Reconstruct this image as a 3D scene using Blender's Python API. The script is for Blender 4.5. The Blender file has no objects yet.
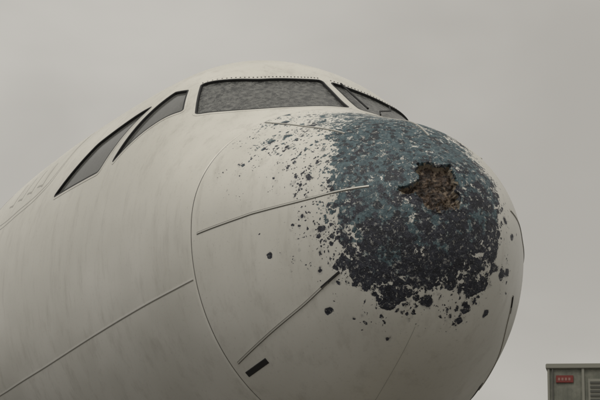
import bpy, bmesh, math, random
import numpy as np
from mathutils import Vector, Matrix, noise as mnoise
random.seed(4)
S=bpy.context.scene; COL=bpy.context.collection
# ------------------------------------------------------------ airliner shape (metres)
T=np.array([
[0.0,-0.442,-0.442,0.0,-0.442],
[0.02,-0.251,-0.632,0.189,-0.442],
[0.1,-0.042,-0.852,0.394,-0.442],
[0.3,0.165,-1.165,0.637,-0.418],
[0.6,0.407,-1.394,0.860,-0.364],
[1.0,0.576,-1.605,1.124,-0.311],
[1.5,0.798,-1.750,1.351,-0.260],
[2.0,1.162,-1.828,1.475,-0.190],
[2.4,1.474,-1.888,1.540,-0.140],
[3.0,1.705,-1.951,1.625,-0.090],
[4.0,1.790,-2.037,1.777,-0.030],
[5.0,1.832,-2.072,1.905,0.0],
[6.2,1.890,-2.073,1.978,0.0],
[9.0,1.913,-2.073,2.020,0.0],
[16.0,1.913,-2.073,2.030,0.0],
[25.5,1.913,-2.073,2.030,0.0],
[31.0,1.88,-1.15,1.55,0.35],
[35.0,1.65,0.10,0.85,0.90],
[37.4,1.35,0.95,0.16,1.15]])
ZC=3.8; SR=1.391
def pchip(x,y,xq):
    h=np.diff(x); d=np.diff(y)/h; m=np.zeros_like(y)
    for i in range(1,len(x)-1):
        if d[i-1]*d[i]>0:
            w1=2*h[i]+h[i-1]; w2=h[i]+2*h[i-1]
            m[i]=(w1+w2)/(w1/d[i-1]+w2/d[i])
    m[0]=d[0]; m[-1]=d[-1]
    k=np.clip(np.searchsorted(x,xq)-1,0,len(x)-2); t=(xq-x[k])/h[k]
    return (2*t**3-3*t**2+1)*y[k]+(t**3-2*t**2+t)*h[k]*m[k]+(-2*t**3+3*t**2)*y[k+1]+(t**3-t**2)*h[k]*m[k+1]
Q=np.sqrt(T[:,0])
def prof(s):
    q=np.sqrt(np.maximum(s,0)); return [pchip(Q,T[:,i],q) for i in (1,2,3,4)]
def surf(s,th):
    s=np.asarray(s,float); th=np.asarray(th,float)
    zt,zb,w,zc=prof(s); c=np.cos(th)
    z=zc+np.where(c>0,(zt-zc),(zc-zb))*c
    return np.stack([-w*np.sin(th),s,z+ZC],-1)      # starboard is -X, aft is +Y
def normal(s,th):
    e=1e-3; s=np.maximum(np.asarray(s,float),.002)
    a=surf(s+e,th)-surf(s-e,th); b=surf(s,np.asarray(th)+e)-surf(s,np.asarray(th)-e)
    n=np.cross(a,b); n/=np.linalg.norm(n,axis=-1,keepdims=True)+1e-12
    P=surf(s,th); out=P-np.stack([0*P[...,0],P[...,1]+.5,0*P[...,0]+ZC-.2],-1)
    sg=np.sign((n*out).sum(-1,keepdims=True)); return n*sg
def theta(s,l,z):
    zt,zb,w,zc=[float(a[0]) for a in prof(np.array([float(s)]))]
    v=(z-zc)/((zt-zc) if z>zc else (zc-zb)); return math.atan2(l/w,v)
def th_l(s,l):
    w=prof(np.asarray(s,float))[2]; return np.arcsin(np.clip(l/w,-1,1))
# ------------------------------------------------------------ materials
def mat(name,col=(.8,.8,.8),rough=.5,metal=0.,**k):
    m=bpy.data.materials.new(name); m.use_nodes=True; b=m.node_tree.nodes["Principled BSDF"]
    b.inputs["Base Color"].default_value=(*col,1); b.inputs["Roughness"].default_value=rough; b.inputs["Metallic"].default_value=metal
    return m
class NT:
    def __init__(s,m): s.t=m.node_tree; s.n=s.t.nodes; s.b=s.n.get("Principled BSDF")
    def new(s,ty,**k):
        n=s.n.new(ty)
        for a,v in k.items(): setattr(n,a,v)
        return n
    def link(s,a,b): s.t.links.new(a,b)
    def val(s,n,i,v):
        if isinstance(v,bpy.types.NodeSocket): s.link(v,n.inputs[i])
        else: n.inputs[i].default_value=v
    def math(s,op,a,b=0.,c=0.,clamp=False):
        n=s.new("ShaderNodeMath",operation=op); n.use_clamp=clamp
        s.val(n,0,a); s.val(n,1,b); s.val(n,2,c); return n.outputs[0]
    def noise(s,vec,scale,detail=3,rough=.5,dist=0.):
        n=s.new("ShaderNodeTexNoise"); s.link(vec,n.inputs["Vector"]); n.inputs["Scale"].default_value=scale
        n.inputs["Detail"].default_value=detail; n.inputs["Roughness"].default_value=rough; n.inputs["Distortion"].default_value=dist; return n
    def ramp(s,v,a,b):
        n=s.new("ShaderNodeMapRange"); n.interpolation_type='SMOOTHSTEP'; s.val(n,0,v)
        if a>b: n.inputs[1].default_value=b; n.inputs[2].default_value=a; n.inputs[3].default_value=1; n.inputs[4].default_value=0
        else: n.inputs[1].default_value=a; n.inputs[2].default_value=b
        return n.outputs[0]
    def mix(s,f,a,b):
        n=s.new("ShaderNodeMix",data_type='RGBA'); s.val(n,0,f)
        for i,v in ((6,a),(7,b)):
            if isinstance(v,bpy.types.NodeSocket): s.link(v,n.inputs[i])
            else: n.inputs[i].default_value=(*v,1)
        return n.outputs[2]
    def bump(s,h,d,st=1.,nrm=None):
        n=s.new("ShaderNodeBump"); s.link(h,n.inputs["Height"]); n.inputs["Distance"].default_value=d; n.inputs["Strength"].default_value=st
        if nrm: s.link(nrm,n.inputs["Normal"])
        return n.outputs[0]
def skin_colour(N,co):
    big=N.noise(co,.8,3,.6); mp=N.new("ShaderNodeMapping"); N.link(co,mp.inputs[0]); mp.inputs[3].default_value=(1,1,.20)
    st=N.noise(mp.outputs[0],8,4,.72); fine=N.noise(co,60,2,.6)
    a=N.mix(N.ramp(big.outputs[0],.35,.7),(.715,.70,.64),(.82,.805,.75))
    a=N.mix(N.math('MULTIPLY',N.ramp(st.outputs[0],.47,.76),.36),a,(.44,.415,.36))
    a=N.mix(N.math('MULTIPLY',N.ramp(fine.outputs[0],.60,.74),.20),a,(.34,.31,.26))
    return a,big,fine
def white_paint():
    m=mat("weathered_white_paint",rough=.38); N=NT(m); tc=N.new("ShaderNodeTexCoord"); co=tc.outputs["Object"]
    a,big,fine=skin_colour(N,co); N.link(a,N.b.inputs["Base Color"])
    N.link(N.math('MULTIPLY_ADD',big.outputs[0],.25,.24),N.b.inputs["Roughness"])
    N.link(N.bump(N.noise(co,2.2,1).outputs[0],.016,.6),N.b.inputs["Normal"]); return m
def radome_paint():
    m=mat("hail_chipped_radome_paint",rough=.4); N=NT(m); tc=N.new("ShaderNodeTexCoord"); co=tc.outputs["Object"]
    skin,big,fine=skin_colour(N,co)
    at=N.new("ShaderNodeAttribute",attribute_name="hail"); dens=at.outputs["Fac"]
    ah=N.new("ShaderNodeAttribute",attribute_name="hole"); hole=ah.outputs["Fac"]
    al=N.new("ShaderNodeAttribute",attribute_name="low"); lowa=al.outputs["Fac"]
    nz=N.noise(co,22,3,.65); va=N.new("ShaderNodeVectorMath",operation='MULTIPLY_ADD'); N.link(nz.outputs["Color"],va.inputs[0]); va.inputs[1].default_value=(.05,.05,.05); N.link(co,va.inputs[2]); cd=va.outputs[0]
    clump=N.noise(co,5,2,.6).outputs[0]; dj=N.math('MULTIPLY_ADD',N.math('SUBTRACT',clump,.5),N.math('MULTIPLY',N.ramp(dens,0.,.3),1.15),dens)
    def chips(scale,off,thr,amp,ex=None):
        v=N.new("ShaderNodeTexVoronoi"); mp=N.new("ShaderNodeMapping"); mp.inputs[1].default_value=(off,off*.7,off*1.3); N.link(cd,mp.inputs[0]); N.link(mp.outputs[0],v.inputs["Vector"]); v.inputs["Scale"].default_value=scale
        sp=N.new("ShaderNodeSeparateColor"); N.link(v.outputs["Color"],sp.inputs[0])
        f=N.math('MULTIPLY_ADD',dj,1.5,-thr); f=N.math('MULTIPLY_ADD',N.math('SUBTRACT',sp.outputs[0],.5),amp,f)
        if ex is not None: f=N.math('ADD',f,ex)
        return N.math('SUBTRACT',f,v.outputs["Distance"]),sp
    f1,sp1=chips(11.5,0.6,.68,.95,N.math('MULTIPLY',lowa,.24)); f2,sp2=chips(28,3.1,.62,.95); f3,_=chips(62,1.7,.58,1.0,N.math('MULTIPLY',lowa,-.12))
    f=N.math('MAXIMUM',N.math('MAXIMUM',f1,f2),f3)
    isl=N.noise(co,36,4,.72); islm=N.math('MULTIPLY',N.ramp(isl.outputs[0],.58,.62),N.ramp(dens,1.25,.75)); islm=N.math('MULTIPLY',islm,N.math('SUBTRACT',1.,N.math('MULTIPLY',lowa,.55)))
    mask=N.ramp(f,-.012,.03); mask=N.math('MULTIPLY',mask,N.math('SUBTRACT',1.,islm))
    sep=N.new("ShaderNodeSeparateXYZ"); N.link(co,sep.inputs[0])
    up=N.math('ADD',N.math('SUBTRACT',sep.outputs[2],ZC-.22),N.math('MULTIPLY',sep.outputs[0],-.30))
    lay=N.math('MULTIPLY_ADD',N.noise(co,9,4,.7).outputs[0],2.4,N.math('MULTIPLY_ADD',up,.62,-1.62)); lay=N.math('MULTIPLY_ADD',N.ramp(dens,.3,.75),.50,lay)
    tn=N.noise(co,32,4,.75).outputs[0]
    teal=N.mix(N.ramp(tn,.36,.68),(.034,.066,.082),(.115,.180,.200))
    navy=N.mix(N.ramp(tn,.4,.72),(.016,.018,.028),(.052,.056,.076))
    under=N.mix(N.ramp(lay,-.02,.14),navy,teal)
    pit=N.math('MULTIPLY',N.ramp(f2,.30,.34),N.math('GREATER_THAN',sp2.outputs[1],.50))
    under=N.mix(N.math('MULTIPLY',pit,.85),under,(.013,.014,.021))
    dust=N.noise(co,95,2,.7); under=N.mix(N.math('MULTIPLY',N.ramp(dust.outputs[0],.61,.69),.65),under,(.33,.35,.34))
    c=N.mix(mask,skin,under)
    br=N.math('MULTIPLY',N.ramp(f,-.16,0.0),.40); br=N.math('MULTIPLY',br,N.ramp(dens,.05,.35)); 
    c=N.mix(N.math('MULTIPLY',br,N.math('SUBTRACT',1.,mask)),c,(.27,.27,.255))
    core=N.mix(N.ramp(tn,.40,.66),(.024,.016,.011),(.14,.092,.060))  # core browns darkened: shade inside the hole is put into the colour
    core=N.mix(N.math('MULTIPLY',N.ramp(N.noise(co,16,4,.75).outputs[0],.53,.58),.85),core,(.25,.19,.135))
    core=N.mix(N.ramp(hole,.98,.80),core,(.30,.25,.19))
    c=N.mix(N.ramp(hole,.30,.45),c,core)
    N.link(c,N.b.inputs["Base Color"])
    N.link(N.math('MULTIPLY_ADD',mask,.18,N.math('MULTIPLY_ADD',big.outputs[0],.2,.28)),N.b.inputs["Roughness"])
    h=N.math('MULTIPLY_ADD',mask,-1.,N.math('MULTIPLY',pit,-.5)); h=N.math('MULTIPLY_ADD',tn,N.math('MULTIPLY',N.math('MAXIMUM',mask,hole),1.2),h)
    N.link(N.bump(h,.006,.95),N.b.inputs["Normal"]); return m
M_skin=white_paint(); M_rad=radome_paint()
M_gap=mat("seam_shadow_sealant",(.26,.245,.21),.7); M_black=mat("black_rubber_seal",(.02,.02,.02),.6)
M_strip=mat("diverter_strip_metal",(.66,.65,.60),.45,.2)
M_line=mat("light_panel_joint",(.80,.79,.745),.5); M_steel=mat("gear_steel",(.45,.45,.44),.4,.6); M_tyre=mat("tyre_rubber",(.02,.02,.02),.8)
M_emb=mat("faded_emblem_paint",(.47,.46,.42),.5)
def glass(name,base,mott):
    m=mat(name,base,.14); N=NT(m); co=N.new("ShaderNodeTexCoord").outputs["Object"]
    v=N.new("ShaderNodeTexVoronoi",feature='DISTANCE_TO_EDGE'); N.link(co,v.inputs["Vector"]); v.inputs["Scale"].default_value=13
    n=N.noise(co,20,6,.8)
    c=N.mix(N.math('MULTIPLY',N.ramp(n.outputs[0],.40,.64),mott),base,(.27,.27,.25)); c=N.mix(N.math('MULTIPLY',N.ramp(v.outputs[0],.03,0.),mott*.6),c,(.38,.38,.35))
    N.link(c,N.b.inputs["Base Color"]); N.link(N.math('MULTIPLY_ADD',n.outputs[0],mott*.6,.06),N.b.inputs["Roughness"])
    N.link(N.bump(n.outputs[0],.003,mott),N.b.inputs["Normal"]); return m
M_gl1=glass("hail_crazed_windshield_glass",(.045,.047,.045),.8); M_gl2=glass("cockpit_side_glass",(.125,.125,.115),.15)
# ------------------------------------------------------------ helpers
def add(name,V,F,m,parent,smooth=True):
    me=bpy.data.meshes.new(name); V=np.asarray(V,float).reshape(-1,3); me.from_pydata(V.tolist(),[],[tuple(int(i) for i in f) for f in F]); me.materials.append(m)
    if smooth: me.polygons.foreach_set("use_smooth",[True]*len(me.polygons))
    o=bpy.data.objects.new(name,me); COL.objects.link(o); o.parent=parent; return o
def empty(name,loc=(0,0,0)):
    e=bpy.data.objects.new(name,None); COL.objects.link(e); e.location=loc; return e
plane=empty("airliner")
# ------------------------------------------------------------ radome (dense, with torn hole as real relief)
HOLE=np.array([(.225,-.065),(.16,-.045),(.10,-.055),(.01,-.04),(.015,-.08),(-.012,-.14),(.0,-.22),(-.015,-.35),(.05,-.365),(.13,-.395),(.20,-.38),(.235,-.35),(.26,-.29),(.31,-.275),(.355,-.285),(.37,-.235),(.30,-.215),(.235,-.18),(.25,-.12)])
def sdf(P,poly):
    n=len(poly); d=np.full(len(P),1e9); ins=np.zeros(len(P),bool)
    for i in range(n):
        a=poly[i]; b=poly[(i+1)%n]; e=b-a; w=P-a; t=np.clip((w@e)/(e@e),0,1)
        d=np.minimum(d,np.linalg.norm(w-t[:,None]*e,axis=1))
        c=((a[1]>P[:,1])!=(b[1]>P[:,1])); 
        xx=(b[0]-a[0])*(P[:,1]-a[1])/(b[1]-a[1]+1e-12)+a[0]; ins^=(c&(P[:,0]<xx))
    return np.where(ins,d,-d)
ns,nt=430,800
qs=np.linspace(.004,math.sqrt(SR-.003),ns); th=np.linspace(0,2*np.pi,nt,endpoint=False)
SG,TG=np.meshgrid(qs**2,th,indexing='ij'); V=surf(SG,TG).reshape(-1,3); Nn=normal(SG,TG).reshape(-1,3)
l=-V[:,0]; z=V[:,2]-ZC
jit=np.zeros(len(V)); near=np.where((np.abs(l-.17)<.4)&(np.abs(z+.22)<.4)&(V[:,1]<.5))[0]
for i in near: 
    p=Vector(V[i]); jit[i]=.018*mnoise.noise(p*22)+.012*mnoise.noise(p*60)
sd=sdf(np.stack([l,z],1),HOLE)+jit
hole=np.clip(sd/.012+.5,0,1); hole=hole*hole*(3-2*hole); hole[V[:,1]>.5]=0
rim=np.exp(-((sd+.007)/.007)**2)*.005
rough=np.zeros(len(V))
for i in np.where(hole>.01)[0]: p=Vector(V[i]); rough[i]=.018*mnoise.noise(p*16)+.012*mnoise.noise(p*40)+.005*mnoise.noise(p*90)
V=V-Nn*(hole*(.055+rough)-rim)[:,None]
edge=np.clip((SG.ravel()-(SR-.012))/.009,0,1); V=V-Nn*(edge**2*.006)[:,None]
dl=l-.13; dz=z+.28
r=np.sqrt((dl/np.where(dl>0,.69,.55))**2+(dz/np.where(dz>0,1.0,.72))**2)
core=np.clip((1.28-r)/.62,0,1)*.95; halo=np.clip((2.0-r)/.95,0,1)*.42*np.clip((dz+.10)/.3,0,1)*np.clip((l+.1)/.4,0,1)
low=np.clip((1.55-r)/.5,0,1)*.34*np.clip((-dz+.1)/.2,0,1)
dens=np.maximum(np.maximum(core,halo),low)
lowz=np.clip((.05-dz)/.35,0,1)
F=[(i*nt+j,i*nt+(j+1)%nt,(i+1)*nt+(j+1)%nt,(i+1)*nt+j) for i in range(ns-1) for j in range(nt)]+[tuple(range(nt))]
rad=add("radome",V,F,M_rad,plane)
for nm,a in (("hail",dens),("hole",hole),("low",lowz)):
    at=rad.data.attributes.new(nm,'FLOAT','POINT'); at.data.foreach_set("value",a.astype(np.float32))
# torn laminate shards round the rim of the hole
def s_of(l_,z_):   # forward-most station on the radome at a given (l,z)
    lo,hi=0.0,1.3
    for _ in range(40):
        m_=(lo+hi)/2; zt,zb,w_,zc=[float(a[0]) for a in prof(np.array([m_]))]
        zz=(z_-zc)/((zt-zc) if z_>zc else (zc-zb))
        if (l_/max(w_,1e-6))**2+zz*zz<1: hi=m_
        else: lo=m_
    return hi
M_shard=mat("torn_laminate",(.20,.165,.12),.8); M_shard2=mat("torn_dark_laminate",(.035,.038,.045),.7)
sv=[[],[]];sf=[[],[]]; rnd=random.Random(3)
for i in range(len(HOLE)):
    a,b=HOLE[i],HOLE[(i+1)%len(HOLE)]; L_=np.linalg.norm(b-a); e_=(b-a)/L_; inn=np.array([-e_[1],e_[0]])
    if sdf(np.array([(a+b)/2+inn*.01]),HOLE)[0]<0: inn=-inn
    k=max(1,int(L_/.024))
    for j in range(k):
        if rnd.random()<.45: continue
        c0=a+(b-a)*(j+rnd.random())/k; wd_=rnd.uniform(.005,.014); ln=rnd.uniform(.008,.028); w_=0 if rnd.random()<.45 else 1
        tip=c0+inn*ln+e_*rnd.uniform(-.012,.012); q=[c0-e_*wd_-inn*.008,c0+e_*wd_-inn*.008,tip+e_*.002,tip-e_*.002]
        K=len(sv[w_]); dpt=[-.003,-.003,rnd.uniform(.006,.03),rnd.uniform(.006,.03)]
        for (ll,zz),dp in zip(q,dpt): sv[w_].append((-ll,s_of(ll,zz)+dp,zz+ZC))
        sf[w_].append((K,K+1,K+2,K+3))
add("torn_laminate_shards",sv[0],sf[0],M_shard,plane,False); add("torn_dark_laminate_shards",sv[1],sf[1],M_shard2,plane,False)
# ------------------------------------------------------------ windows: lower and upper edge curves in (station, theta)
def st(s,l_,z_): return (s,theta(s,l_,z_))
def curve_l(L_,S_):
    L_=np.array(L_,float); S_=np.array(S_,float)
    def f(t): ll=L_[0]+(L_[-1]-L_[0])*t; ss=pchip(L_,S_,ll); return np.stack([ss,th_l(ss,ll)],-1)
    return f
def seg(*pts):
    P=np.array(pts,float); k=np.linspace(0,1,len(P))
    def f(t):
        if len(P)==2: return P[0]+(P[1]-P[0])*np.asarray(t)[...,None]
        return np.stack([pchip(k,P[:,0],t),pchip(k,P[:,1],t)],-1)
    return f
WIN={"windshield_pane":(curve_l([.05,.39,.67,.91,1.10],[1.55,1.53,1.62,1.80,2.04]),curve_l([.04,.25,.53,.75,.94],[2.10,2.08,2.115,2.235,2.41]),M_gl1),
"sliding_side_window":(seg(st(2.22,1.15,.82),st(2.85,1.49,.51)),seg(st(2.47,1.03,1.09),st(2.64,1.08,1.12)),M_gl2),
"rear_side_window":(seg(st(3.07,1.54,.50),st(3.94,1.69,.49)),seg(st(2.79,1.21,1.02),st(3.50,1.47,.89)),M_gl2)}
def patch(w,A,B):
    lo=w[0](A); hi=w[1](A); return lo*(1-B[...,None])+hi*B[...,None]
def outline(w,n=26):
    r=.035
    A=np.concatenate([np.linspace(r,1-r,n),1-r+r*np.sin(np.linspace(.3,1.2,3)),np.full(n,1.),1-r+r*np.cos(np.linspace(.3,1.2,3)),np.linspace(1-r,r,n),r-r*np.sin(np.linspace(.3,1.2,3)),np.full(n,0.),r-r*np.cos(np.linspace(.3,1.2,3))])
    R=.06
    B=np.concatenate([np.zeros(n),R-R*np.cos(np.linspace(.3,1.2,3)),np.linspace(R,1-R,n),1-R+R*np.sin(np.linspace(.3,1.2,3)),np.ones(n),1-R+R*np.cos(np.linspace(.3,1.2,3)),np.linspace(1-R,R,n),R-R*np.sin(np.linspace(.3,1.2,3))])
    return patch(w,A,B)
# ------------------------------------------------------------ fuselage shell
sA=np.concatenate([SR+.003+np.linspace(0,.012,3),np.arange(SR+.03,4.3,.014),np.arange(4.35,9,.12),np.arange(9.3,37.4,.5),[37.4]])
ntf=560; thf=np.linspace(0,2*np.pi,ntf,endpoint=False); SG,TG=np.meshgrid(sA,thf,indexing='ij')
V=surf(SG,TG).reshape(-1,3); Nn=normal(SG,TG).reshape(-1,3); e=np.clip(((SR+.015)-SG.ravel())/.012,0,1); V=V-Nn*(e**2*.006)[:,None]
cut=np.zeros(len(V),bool); tw=(TG.ravel()+np.pi)%(2*np.pi)-np.pi
for nm,w in WIN.items():
    for sg in (1,-1):
        o=outline(w)*np.array([1,sg]); cut|=sdf(np.stack([SG.ravel(),tw],1),o)>0
cg=cut.reshape(len(sA),ntf); F=[]
for i in range(len(sA)-1):
    for j in range(ntf):
        k=(j+1)%ntf
        if cg[i,j] or cg[i,k] or cg[i+1,j] or cg[i+1,k]: continue
        F.append((i*ntf+j,i*ntf+k,(i+1)*ntf+k,(i+1)*ntf+j))
F.append(tuple((len(sA)-1)*ntf+j for j in range(ntf)))
fus=add("fuselage_skin",V,F,M_skin,plane)
i0=np.array([SR-.02,SR+.02]); SG,TG=np.meshgrid(i0,np.linspace(0,2*np.pi,200,endpoint=False),indexing='ij')
Vr=(surf(SG,TG)-normal(SG,TG)*.010).reshape(-1,3)
add("radome_seam",Vr,[(j,(j+1)%200,200+(j+1)%200,200+j) for j in range(200)],M_gap,plane)
for nm,w in WIN.items():
    for sg in (1,-1):
        o=outline(w)*np.array([1,sg]); n=len(o); P=surf(o[:,0],o[:,1]); Nr=normal(o[:,0],o[:,1])
        tan=np.roll(P,-1,0)-np.roll(P,1,0); tan/=np.linalg.norm(tan,axis=1)[:,None]; m_=np.cross(Nr,tan); cen=P.mean(0)
        m_*=np.sign(((cen-P)*m_).sum(1).mean())
        def ring(profile,name,mm):
            VV=np.concatenate([P+m_*a+Nr*b for a,b in profile]); FF=[(k*n+j,k*n+(j+1)%n,(k+1)*n+(j+1)%n,(k+1)*n+j) for k in range(len(profile)-1) for j in range(n)]
            return add(name,VV,FF,mm,plane,False)
        ring([(-.034,-.001),(-.031,.003),(-.008,.004),(-.007,.001)],nm+"_frame",M_skin)
        ring([(-.010,.000),(-.009,.006),(.004,.005),(.006,-.018)],nm+"_seal",M_black)
        g=np.linspace(0,1,26); A,B=np.meshgrid(g,g,indexing='ij'); q=patch(w,A,B); q[...,1]*=sg
        Vg=(surf(q[...,0],q[...,1])-normal(q[...,0],q[...,1])*.014).reshape(-1,3)
        add(nm+"_glass",Vg,[(i*26+j,i*26+j+1,(i+1)*26+j+1,(i+1)*26+j) for i in range(25) for j in range(25)],w[2],plane)
bv=[];bf=[]
def dot(c,n,r=.007,h=.003):
    n=Vector(n); a=n.orthogonal().normalized(); b=n.cross(a); k=len(bv); c=Vector(c)
    for rr,hh in ((r,0),(r*.8,h)):
        for i in range(8): bv.append(tuple(c+(a*math.cos(i*math.pi/4)+b*math.sin(i*math.pi/4))*rr+n*hh))
    for i in range(8): bf.append((k+i,k+(i+1)%8,k+8+(i+1)%8,k+8+i))
    bf.append(tuple(range(k+8,k+16)))
w=WIN["windshield_pane"]
for sg in (1,-1):
    for t in np.linspace(.02,.98,30):
        p=w[1](np.array([t]))[0]; s_=p[0]+.040; P0=surf(s_,p[1])+normal(s_,p[1])*.002; P0[0]*=sg; dot(P0,normal(s_,p[1])*np.array([sg,1,1]),.0065)
add("window_frame_bolts",bv,bf,mat("bolt_heads",(.20,.19,.17),.5,.3),plane,False)
# ------------------------------------------------------------ ribbons lying on the skin
def ribbon(name,pts,w,h,m,sg=1,n=60,base=0.0):
    P=np.array(pts,float); q=np.sqrt(P[:,0]); t=np.concatenate([[0],np.cumsum(np.hypot(np.diff(q),np.diff(P[:,1])))]); tt=np.linspace(0,t[-1],n)
    qq=np.interp(tt,t,q); ts=np.interp(tt,t,P[:,1])
    for _ in range(max(30,n//3) if n>20 else 0):
        qq[1:-1]=(qq[:-2]+2*qq[1:-1]+qq[2:])/4; ts[1:-1]=(ts[:-2]+2*ts[1:-1]+ts[2:])/4
    s=qq**2; C=surf(s,ts*sg); Nr=normal(s,ts*sg); tan=np.gradient(C,axis=0); tan/=np.linalg.norm(tan,axis=1)[:,None]; sd_=np.cross(tan,Nr)
    pr=[(-w/2,-.003),(-w*.38,base+h),(w*.38,base+h),(w/2,-.003)]
    VV=np.concatenate([C+sd_*a+Nr*b for a,b in pr]); FF=[(k*n+j,k*n+j+1,(k+1)*n+j+1,(k+1)*n+j) for k in range(3) for j in range(n-1)]
    FF+=[(0,n,2*n,3*n),(n-1,2*n-1,3*n-1,4*n-1)]
    return add(name,VV,FF,m,plane,False)
strips={"st1":[(1.32,.94,-1.25),(.96,.87,-1.10),(.66,.75,-.94),(.39,.64,-.77)],
"st2":[(1.33,1.28,-.39),(.92,1.07,-.335),(.53,.80,-.28),(.23,.52,-.23)],
"st3":[(1.36,.80,.51),(1.17,.73,.45),(.86,.63,.35),(.60,.53,.24)]}
M_dk=mat("strip_sealant_shade",(.20,.19,.165),.7)  # dark sealant base; its tone also paints the shade beside each strip
for nm,p in strips.items():
    pp=[st(*a) for a in p]
    for sg in (1,-1):
        ribbon("diverter_strip_base",pp,.024,.0012,M_dk,sg); ribbon("diverter_strip",pp,.011,.006,M_strip,sg)
for pp in ([(1.36,0.),(.40,0.)],):
    ribbon("diverter_strip_base",pp,.024,.0012,M_dk); ribbon("diverter_strip",pp,.011,.006,M_strip)
ribbon("lower_joint_line",[(1.33,math.pi-.09),(.26,math.pi-.28)],.006,.0006,M_emb)
# scorched inner end of the lower strip
pe=[st(.66,.75,-.94),st(.39,.64,-.77)]; mid=[((pe[0][0]+pe[1][0])/2,(pe[0][1]+pe[1][1])/2),pe[1]]
for sg in (1,-1): ribbon("diverter_strip_burnt_end",mid,.016,.008,M_black,sg,12)
SJ=[(1.41,-.69),(1.90,-.755),(2.53,-.80),(3.13,-.845),(3.76,-.91),(4.49,-.97),(5.40,-1.03),(7,-1.05),(20,-1.05)]
def th_z(s,z_):
    zt,zb,w_,zc=[float(a[0]) for a in prof(np.array([float(s)]))]; return math.acos((z_-zc)/((zt-zc) if z_>zc else (zc-zb)))
for sg in (1,-1):
    ribbon("longitudinal_skin_joint",[(s_,th_z(s_,z_)) for s_,z_ in SJ],.011,.0025,M_line,sg,260)
    ribbon("longitudinal_skin_joint_shade",[(s_,th_z(s_,z_-.009)) for s_,z_ in SJ],.009,.001,M_gap,sg,260)  # dark ribbon that paints the shade just below the raised joint
    ribbon("vent_slot",[st(1.31,.87,-1.32),st(1.09,.82,-1.25)],.048,.004,M_black,sg,12)
    d=[(6.35,.80),(6.4,.62),(6.6,.58),(7.0,.58),(7.2,.62),(7.25,.80),(7.25,2.0),(7.2,2.15),(7.0,2.2),(6.6,2.2),(6.4,2.15),(6.35,2.0),(6.35,.80)]
    ribbon("cabin_door_outline",d,.014,.0015,M_gap,sg,420)
    for off in (0,.055):
        ribbon("faded_emblem_outline",[(s_+off*a,th_z(s_,z_+off*b)) for s_,z_,a,b in ((4.27,1.25,.3,-.5),(4.19,.92,.8,.2),(4.25,.70,.8,.8),(4.54,.58,.2,1),(5.26,.51,0,1),(6.0,.55,0,1))],.014,.0010,M_emb,sg,120)
    for k in range(4):
        s0=4.50+k*.27; ribbon("faded_emblem_stroke",[(s0,th_z(s0,.74)),(s0+.05,th_z(s0+.05,1.0))],.035,.0010,M_emb,sg,12)
        ribbon("faded_emblem_stroke",[(s0+.03,th_z(s0+.03,.76)),(s0+.16,th_z(s0+.16,.78))],.030,.0010,M_emb,sg,12)
Vw=[];Fw=[]
for i in range(32):
    s0=7.7+i*.53
    for sg in (1,-1):
        k=len(Vw)
        for a in np.linspace(0,2*np.pi,16,endpoint=False):
            ss=s0+.115*math.copysign(abs(math.cos(a))**.7,math.cos(a)); tt=1.30+.083*math.copysign(abs(math.sin(a))**.7,math.sin(a)); p=surf(ss,tt*sg)+normal(ss,tt*sg)*.003; Vw.append(p)
        Fw.append(tuple(range(k,k+16)))
add("cabin_windows",Vw,Fw,M_gl2,plane,False)
def tube(name,pts,r,m,parent,n=8):
    cu=bpy.data.curves.new(name,'CURVE'); cu.dimensions='3D'; cu.bevel_depth=r; cu.bevel_resolution=2; sp=cu.splines.new('POLY'); sp.points.add(len(pts)-1)
    for i,p in enumerate(pts): sp.points[i].co=(*p,1)
    cu.materials.append(m); o=bpy.data.objects.new(name,cu); COL.objects.link(o); o.parent=parent; return o
P=[surf(a,b)+normal(a,b)*h for a,b,h in [(1.50,-.14,.01),(1.56,-.15,.03),(1.75,-.28,.03),(1.9,-.32,.028)]]; tube("wiper_arm",P,.006,M_black,plane)
P=[surf(a,b)+normal(a,b)*.014 for a,b in [(1.62,-.10),(1.9,-.09),(2.1,-.085)]]; tube("wiper_blade",P,.008,M_black,plane)
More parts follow.
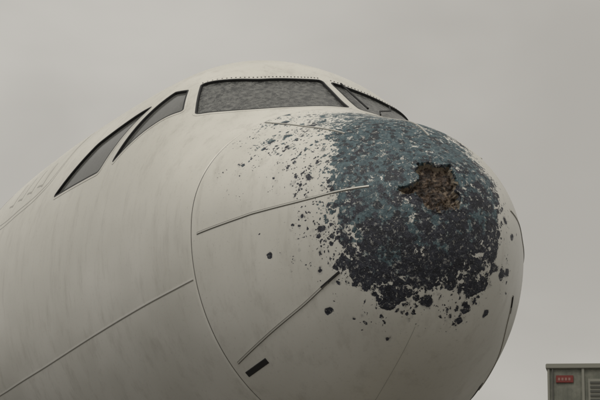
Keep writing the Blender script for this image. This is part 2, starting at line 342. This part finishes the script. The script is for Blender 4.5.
# ------------------------------------------------------------ wings, engines, tail, gear
def loft(name,secs,m,parent,close=True):
    n=len(secs[0]); V=[p for s in secs for p in s]; F=[(k*n+j,k*n+(j+1)%n,(k+1)*n+(j+1)%n,(k+1)*n+j) for k in range(len(secs)-1) for j in range(n)]
    if close: F+=[tuple(range(n)),tuple((len(secs)-1)*n+j for j in range(n))]
    return add(name,V,F,m,parent)
def foil(x,y,z,ch,tk,vert=False):
    out=[]
    for a in np.linspace(0,2*np.pi,28,endpoint=False):
        u=(1-math.cos(a))/2; t=tk*ch*2.6*(.2969*math.sqrt(u)-.126*u-.3516*u*u+.2843*u**3-.1015*u**4)*(1 if a<np.pi else -1)
        out.append((x+t,y+u*ch,z) if vert else (x,y+u*ch,z+t))
    return out
for sg in (1,-1):
    loft("wing",[foil(sg*1.2,11.6,2.75,7.0,.14),foil(sg*2.0,12.2,2.85,6.3,.14),foil(sg*6.2,14.6,3.25,3.9,.12),foil(sg*16.6,19.9,4.25,1.5,.10)],M_skin,plane)
    loft("horizontal_stabiliser",[foil(sg*.3,31.6,4.9,4.0,.1),foil(sg*6.2,35.2,5.5,1.3,.1)],M_skin,plane)
    secs=[]
    for s0,r0 in ((11.3,.82),(10.6,.84),(10.2,.9),(10.05,.98),(10.1,1.05),(10.6,1.16),(11.6,1.2),(12.8,1.1),(13.8,.85),(13.82,.7),(13.0,.7)):
        secs.append([(sg*5.75+r0*math.cos(a),s0,2.0+r0*math.sin(a)) for a in np.linspace(0,2*np.pi,36,endpoint=False)])
    loft("engine_nacelle",secs,M_skin,plane,False)
    secs=[[(sg*5.75+r0*math.cos(a),s0,2.0+r0*math.sin(a)) for a in np.linspace(0,2*np.pi,24,endpoint=False)] for s0,r0 in ((10.5,.02),(10.7,.16),(11.0,.25),(11.01,.83),(13.4,.6),(14.6,.28))]
    loft("engine_core",secs,M_steel,plane)
    loft("engine_pylon",[foil(sg*5.75,11.2,3.0,4.2,.07,False),foil(sg*5.75,11.6,3.3,4.2,.05,False)],M_skin,plane)
loft("tail_fin",[foil(0,29.3,5.4,6.4,.1,True),foil(0,34.6,11.6,2.3,.1,True)],M_skin,plane)
def wheel(x,y,r,w):
    bpy.ops.mesh.primitive_torus_add(major_radius=r*.68,minor_radius=r*.32,major_segments=32,minor_segments=14,location=(x,y,r),rotation=(0,math.pi/2,0)); o=bpy.context.object; o.name="tyre"; o.data.materials.append(M_tyre); o.parent=plane
    bpy.ops.mesh.primitive_cylinder_add(radius=r*.5,depth=w*.7,location=(x,y,r),rotation=(0,math.pi/2,0)); o=bpy.context.object; o.name="wheel_hub"; o.data.materials.append(M_steel); o.parent=plane
def gear(x,y,r,dx,top):
    tube("gear_strut",[(x,y,r),(x,y,top)],.09,M_steel,plane); tube("gear_drag_brace",[(x,y,r+.6),(x,y-.9,top)],.045,M_steel,plane); tube("gear_axle",[(x-dx,y,r),(x+dx,y,r)],.05,M_steel,plane)
    wheel(x-dx,y,r,.22); wheel(x+dx,y,r,.22)
gear(0,5.07,.38,.26,2.0); gear(3.8,17.7,.58,.46,3.0); gear(-3.8,17.7,.58,.46,3.0)
# ------------------------------------------------------------ apron
def ground_mat():
    m=mat("wet_apron_asphalt",rough=.7); N=NT(m); co=N.new("ShaderNodeTexCoord").outputs["Object"]
    br=N.new("ShaderNodeTexBrick"); N.link(co,br.inputs["Vector"]); br.offset=0; br.inputs["Scale"].default_value=1; br.inputs["Brick Width"].default_value=6; br.inputs["Row Height"].default_value=6; br.inputs["Mortar Size"].default_value=.03
    br.inputs["Color1"].default_value=(.115,.11,.10,1); br.inputs["Color2"].default_value=(.10,.095,.085,1); br.inputs["Mortar"].default_value=(.03,.03,.03,1)
    n=N.noise(co,.5,4,.65); c=N.mix(N.math('MULTIPLY',N.ramp(n.outputs[0],.4,.7),.5),br.outputs[0],(.055,.052,.047)); N.link(c,N.b.inputs["Base Color"]); return m
def slab(name,x0,y0,x1,y1,z,m,parent=None): return add(name,[(x0,y0,z),(x1,y0,z),(x1,y1,z),(x0,y1,z)],[(0,1,2,3)],m,parent,False)
slab("ground",-3000,-3000,3000,3000,0,ground_mat())
M_yel=mat("yellow_marking_paint",(.55,.38,.04),.7)
slab("apron_marking",-.08,-40,.08,60,.004,M_yel)
# ------------------------------------------------------------ utility building, right background
bld=empty("utility_building"); bld.location=(20.97,30.1,0); bld.rotation_euler=(0,0,math.radians(-38))
def box(name,x0,y0,z0,x1,y1,z1,m,parent,bev=.0):
    bm=bmesh.new(); bmesh.ops.create_cube(bm,size=1)
    for v in bm.verts: v.co=Vector(((v.co.x+.5)*(x1-x0)+x0,(v.co.y+.5)*(y1-y0)+y0,(v.co.z+.5)*(z1-z0)+z0))
    if bev: bmesh.ops.bevel(bm,geom=bm.edges[:],offset=bev,segments=2,affect='EDGES')
    me=bpy.data.meshes.new(name); bm.to_mesh(me); bm.free(); me.materials.append(m); o=bpy.data.objects.new(name,me); COL.objects.link(o); o.parent=parent; return o
def clad():
    m=mat("olive_metal_cladding",rough=.6); N=NT(m); co=N.new("ShaderNodeTexCoord").outputs["Object"]
    w=N.new("ShaderNodeTexWave"); N.link(co,w.inputs["Vector"]); w.inputs["Scale"].default_value=2.2
    n=N.noise(co,2.6,5,.7); c=N.mix(N.ramp(n.outputs[0],.35,.7),(.14,.145,.115),(.225,.225,.18)); N.link(c,N.b.inputs["Base Color"]); N.link(N.bump(w.outputs[0],.02,.5),N.b.inputs["Normal"]); return m
M_cl=clad(); M_trim=mat("grey_metal_trim",(.27,.265,.22),.6); M_red=mat("red_sign_paint",(.20,.03,.022),.5); M_wh=mat("faded_sign_lettering",(.32,.17,.14),.6); M_dark=mat("dark_louvre",(.09,.09,.075),.6)
H=8.98
box("walls",.12,0,0,13.88,9,H-.16,M_cl,bld); box("roof_parapet",0,-.10,H-.16,14,9.1,H,M_trim,bld,.02)
for x in (1.15,3.2,5.4,7.6,9.8,12): box("wall_post",x,-.06,0,x+.08,-.002,H-.162,M_trim,bld)
box("corner_post",.05,-.06,0,.119,.15,H-.162,M_trim,bld)
box("red_sign",.32,-.05,H-.62,.88,-.003,H-.38,M_red,bld,.01)
for i in range(4): box("sign_lettering",.39+i*.11,-.058,H-.55,.455+i*.11,-.0505,H-.46,M_wh,bld)
for x in (1.35,3.5,7.9,10.2):
    box("louvre_frame",x,-.05,H-1.7,x+1.1,-.003,H-.5,M_trim,bld)
    for k in range(8): box("louvre_blade",x+.06,-.08,H-1.64+k*.14,x+1.04,-.051,H-1.57+k*.14,M_dark,bld)
box("conduit",.20,-.07,H-4,.24,-.003,H-.165,M_dark,bld)
for x in (1.9,5.2,8.0): box("ground_door",x,-.05,0,x+1.1,-.003,2.2,M_trim,bld,.01)
box("roof_vent",5.1,1.2,H+.001,5.9,2.0,H+.25,M_trim,bld,.03)
# ------------------------------------------------------------ sky and sun
az=math.radians(232); el=math.radians(56)
sx,sy,sz=math.sin(az)*math.cos(el),math.cos(az)*math.cos(el),math.sin(el)
wd=bpy.data.worlds.new("World"); S.world=wd; wd.use_nodes=True; t=wd.node_tree; bg=t.nodes["Background"]
sky=t.nodes.new("ShaderNodeTexSky"); sky.sky_type='NISHITA'; sky.sun_disc=False; sky.sun_elevation=el; sky.sun_rotation=az
class W(NT):
    def __init__(s): s.t=t; s.n=t.nodes; s.b=None
N=W(); co=N.new("ShaderNodeTexCoord").outputs["Generated"]
mp=N.new("ShaderNodeMapping"); mp.inputs[3].default_value=(1,1,1.8); N.link(co,mp.inputs[0])
n1=N.noise(mp.outputs[0],2.4,4,.5,.3)
cl=N.mix(N.ramp(n1.outputs[0],.3,.7),(4.30,4.11,3.76),(5.55,5.36,4.98))
mx=N.mix(.97,sky.outputs[0],cl); N.link(mx,bg.inputs[0]); bg.inputs[1].default_value=.1
sl=bpy.data.lights.new("sun",'SUN'); sl.energy=1.0; sl.angle=math.radians(25); sl.color=(1,.965,.91); so=bpy.data.objects.new("sun",sl); COL.objects.link(so)
so.rotation_euler=Vector((sx,sy,sz)).to_track_quat('Z','Y').to_euler()
# ------------------------------------------------------------ camera
x,y,zc_,yaw,pit,f,roll=-4.2259,-7.1914,.9695,.4098,.2925,1362.19,.0366
cd=bpy.data.cameras.new("camera"); cam=bpy.data.objects.new("camera",cd); COL.objects.link(cam)
fw=Vector((math.sin(yaw)*math.cos(pit),math.cos(yaw)*math.cos(pit),math.sin(pit))); r_=Vector((math.cos(yaw),-math.sin(yaw),0)); u=r_.cross(fw)
r2=r_*math.cos(roll)+u*math.sin(roll); u2=r2.cross(fw)
Mx=Matrix((r2,u2,-fw)).transposed().to_4x4(); Mx.translation=(x,y,zc_); cam.matrix_world=Mx
cd.sensor_width=36; cd.lens=36*f/600; cd.clip_end=6000; S.camera=cam
S.view_settings.view_transform='Standard'; S.view_settings.look='None'; S.view_settings.exposure=0
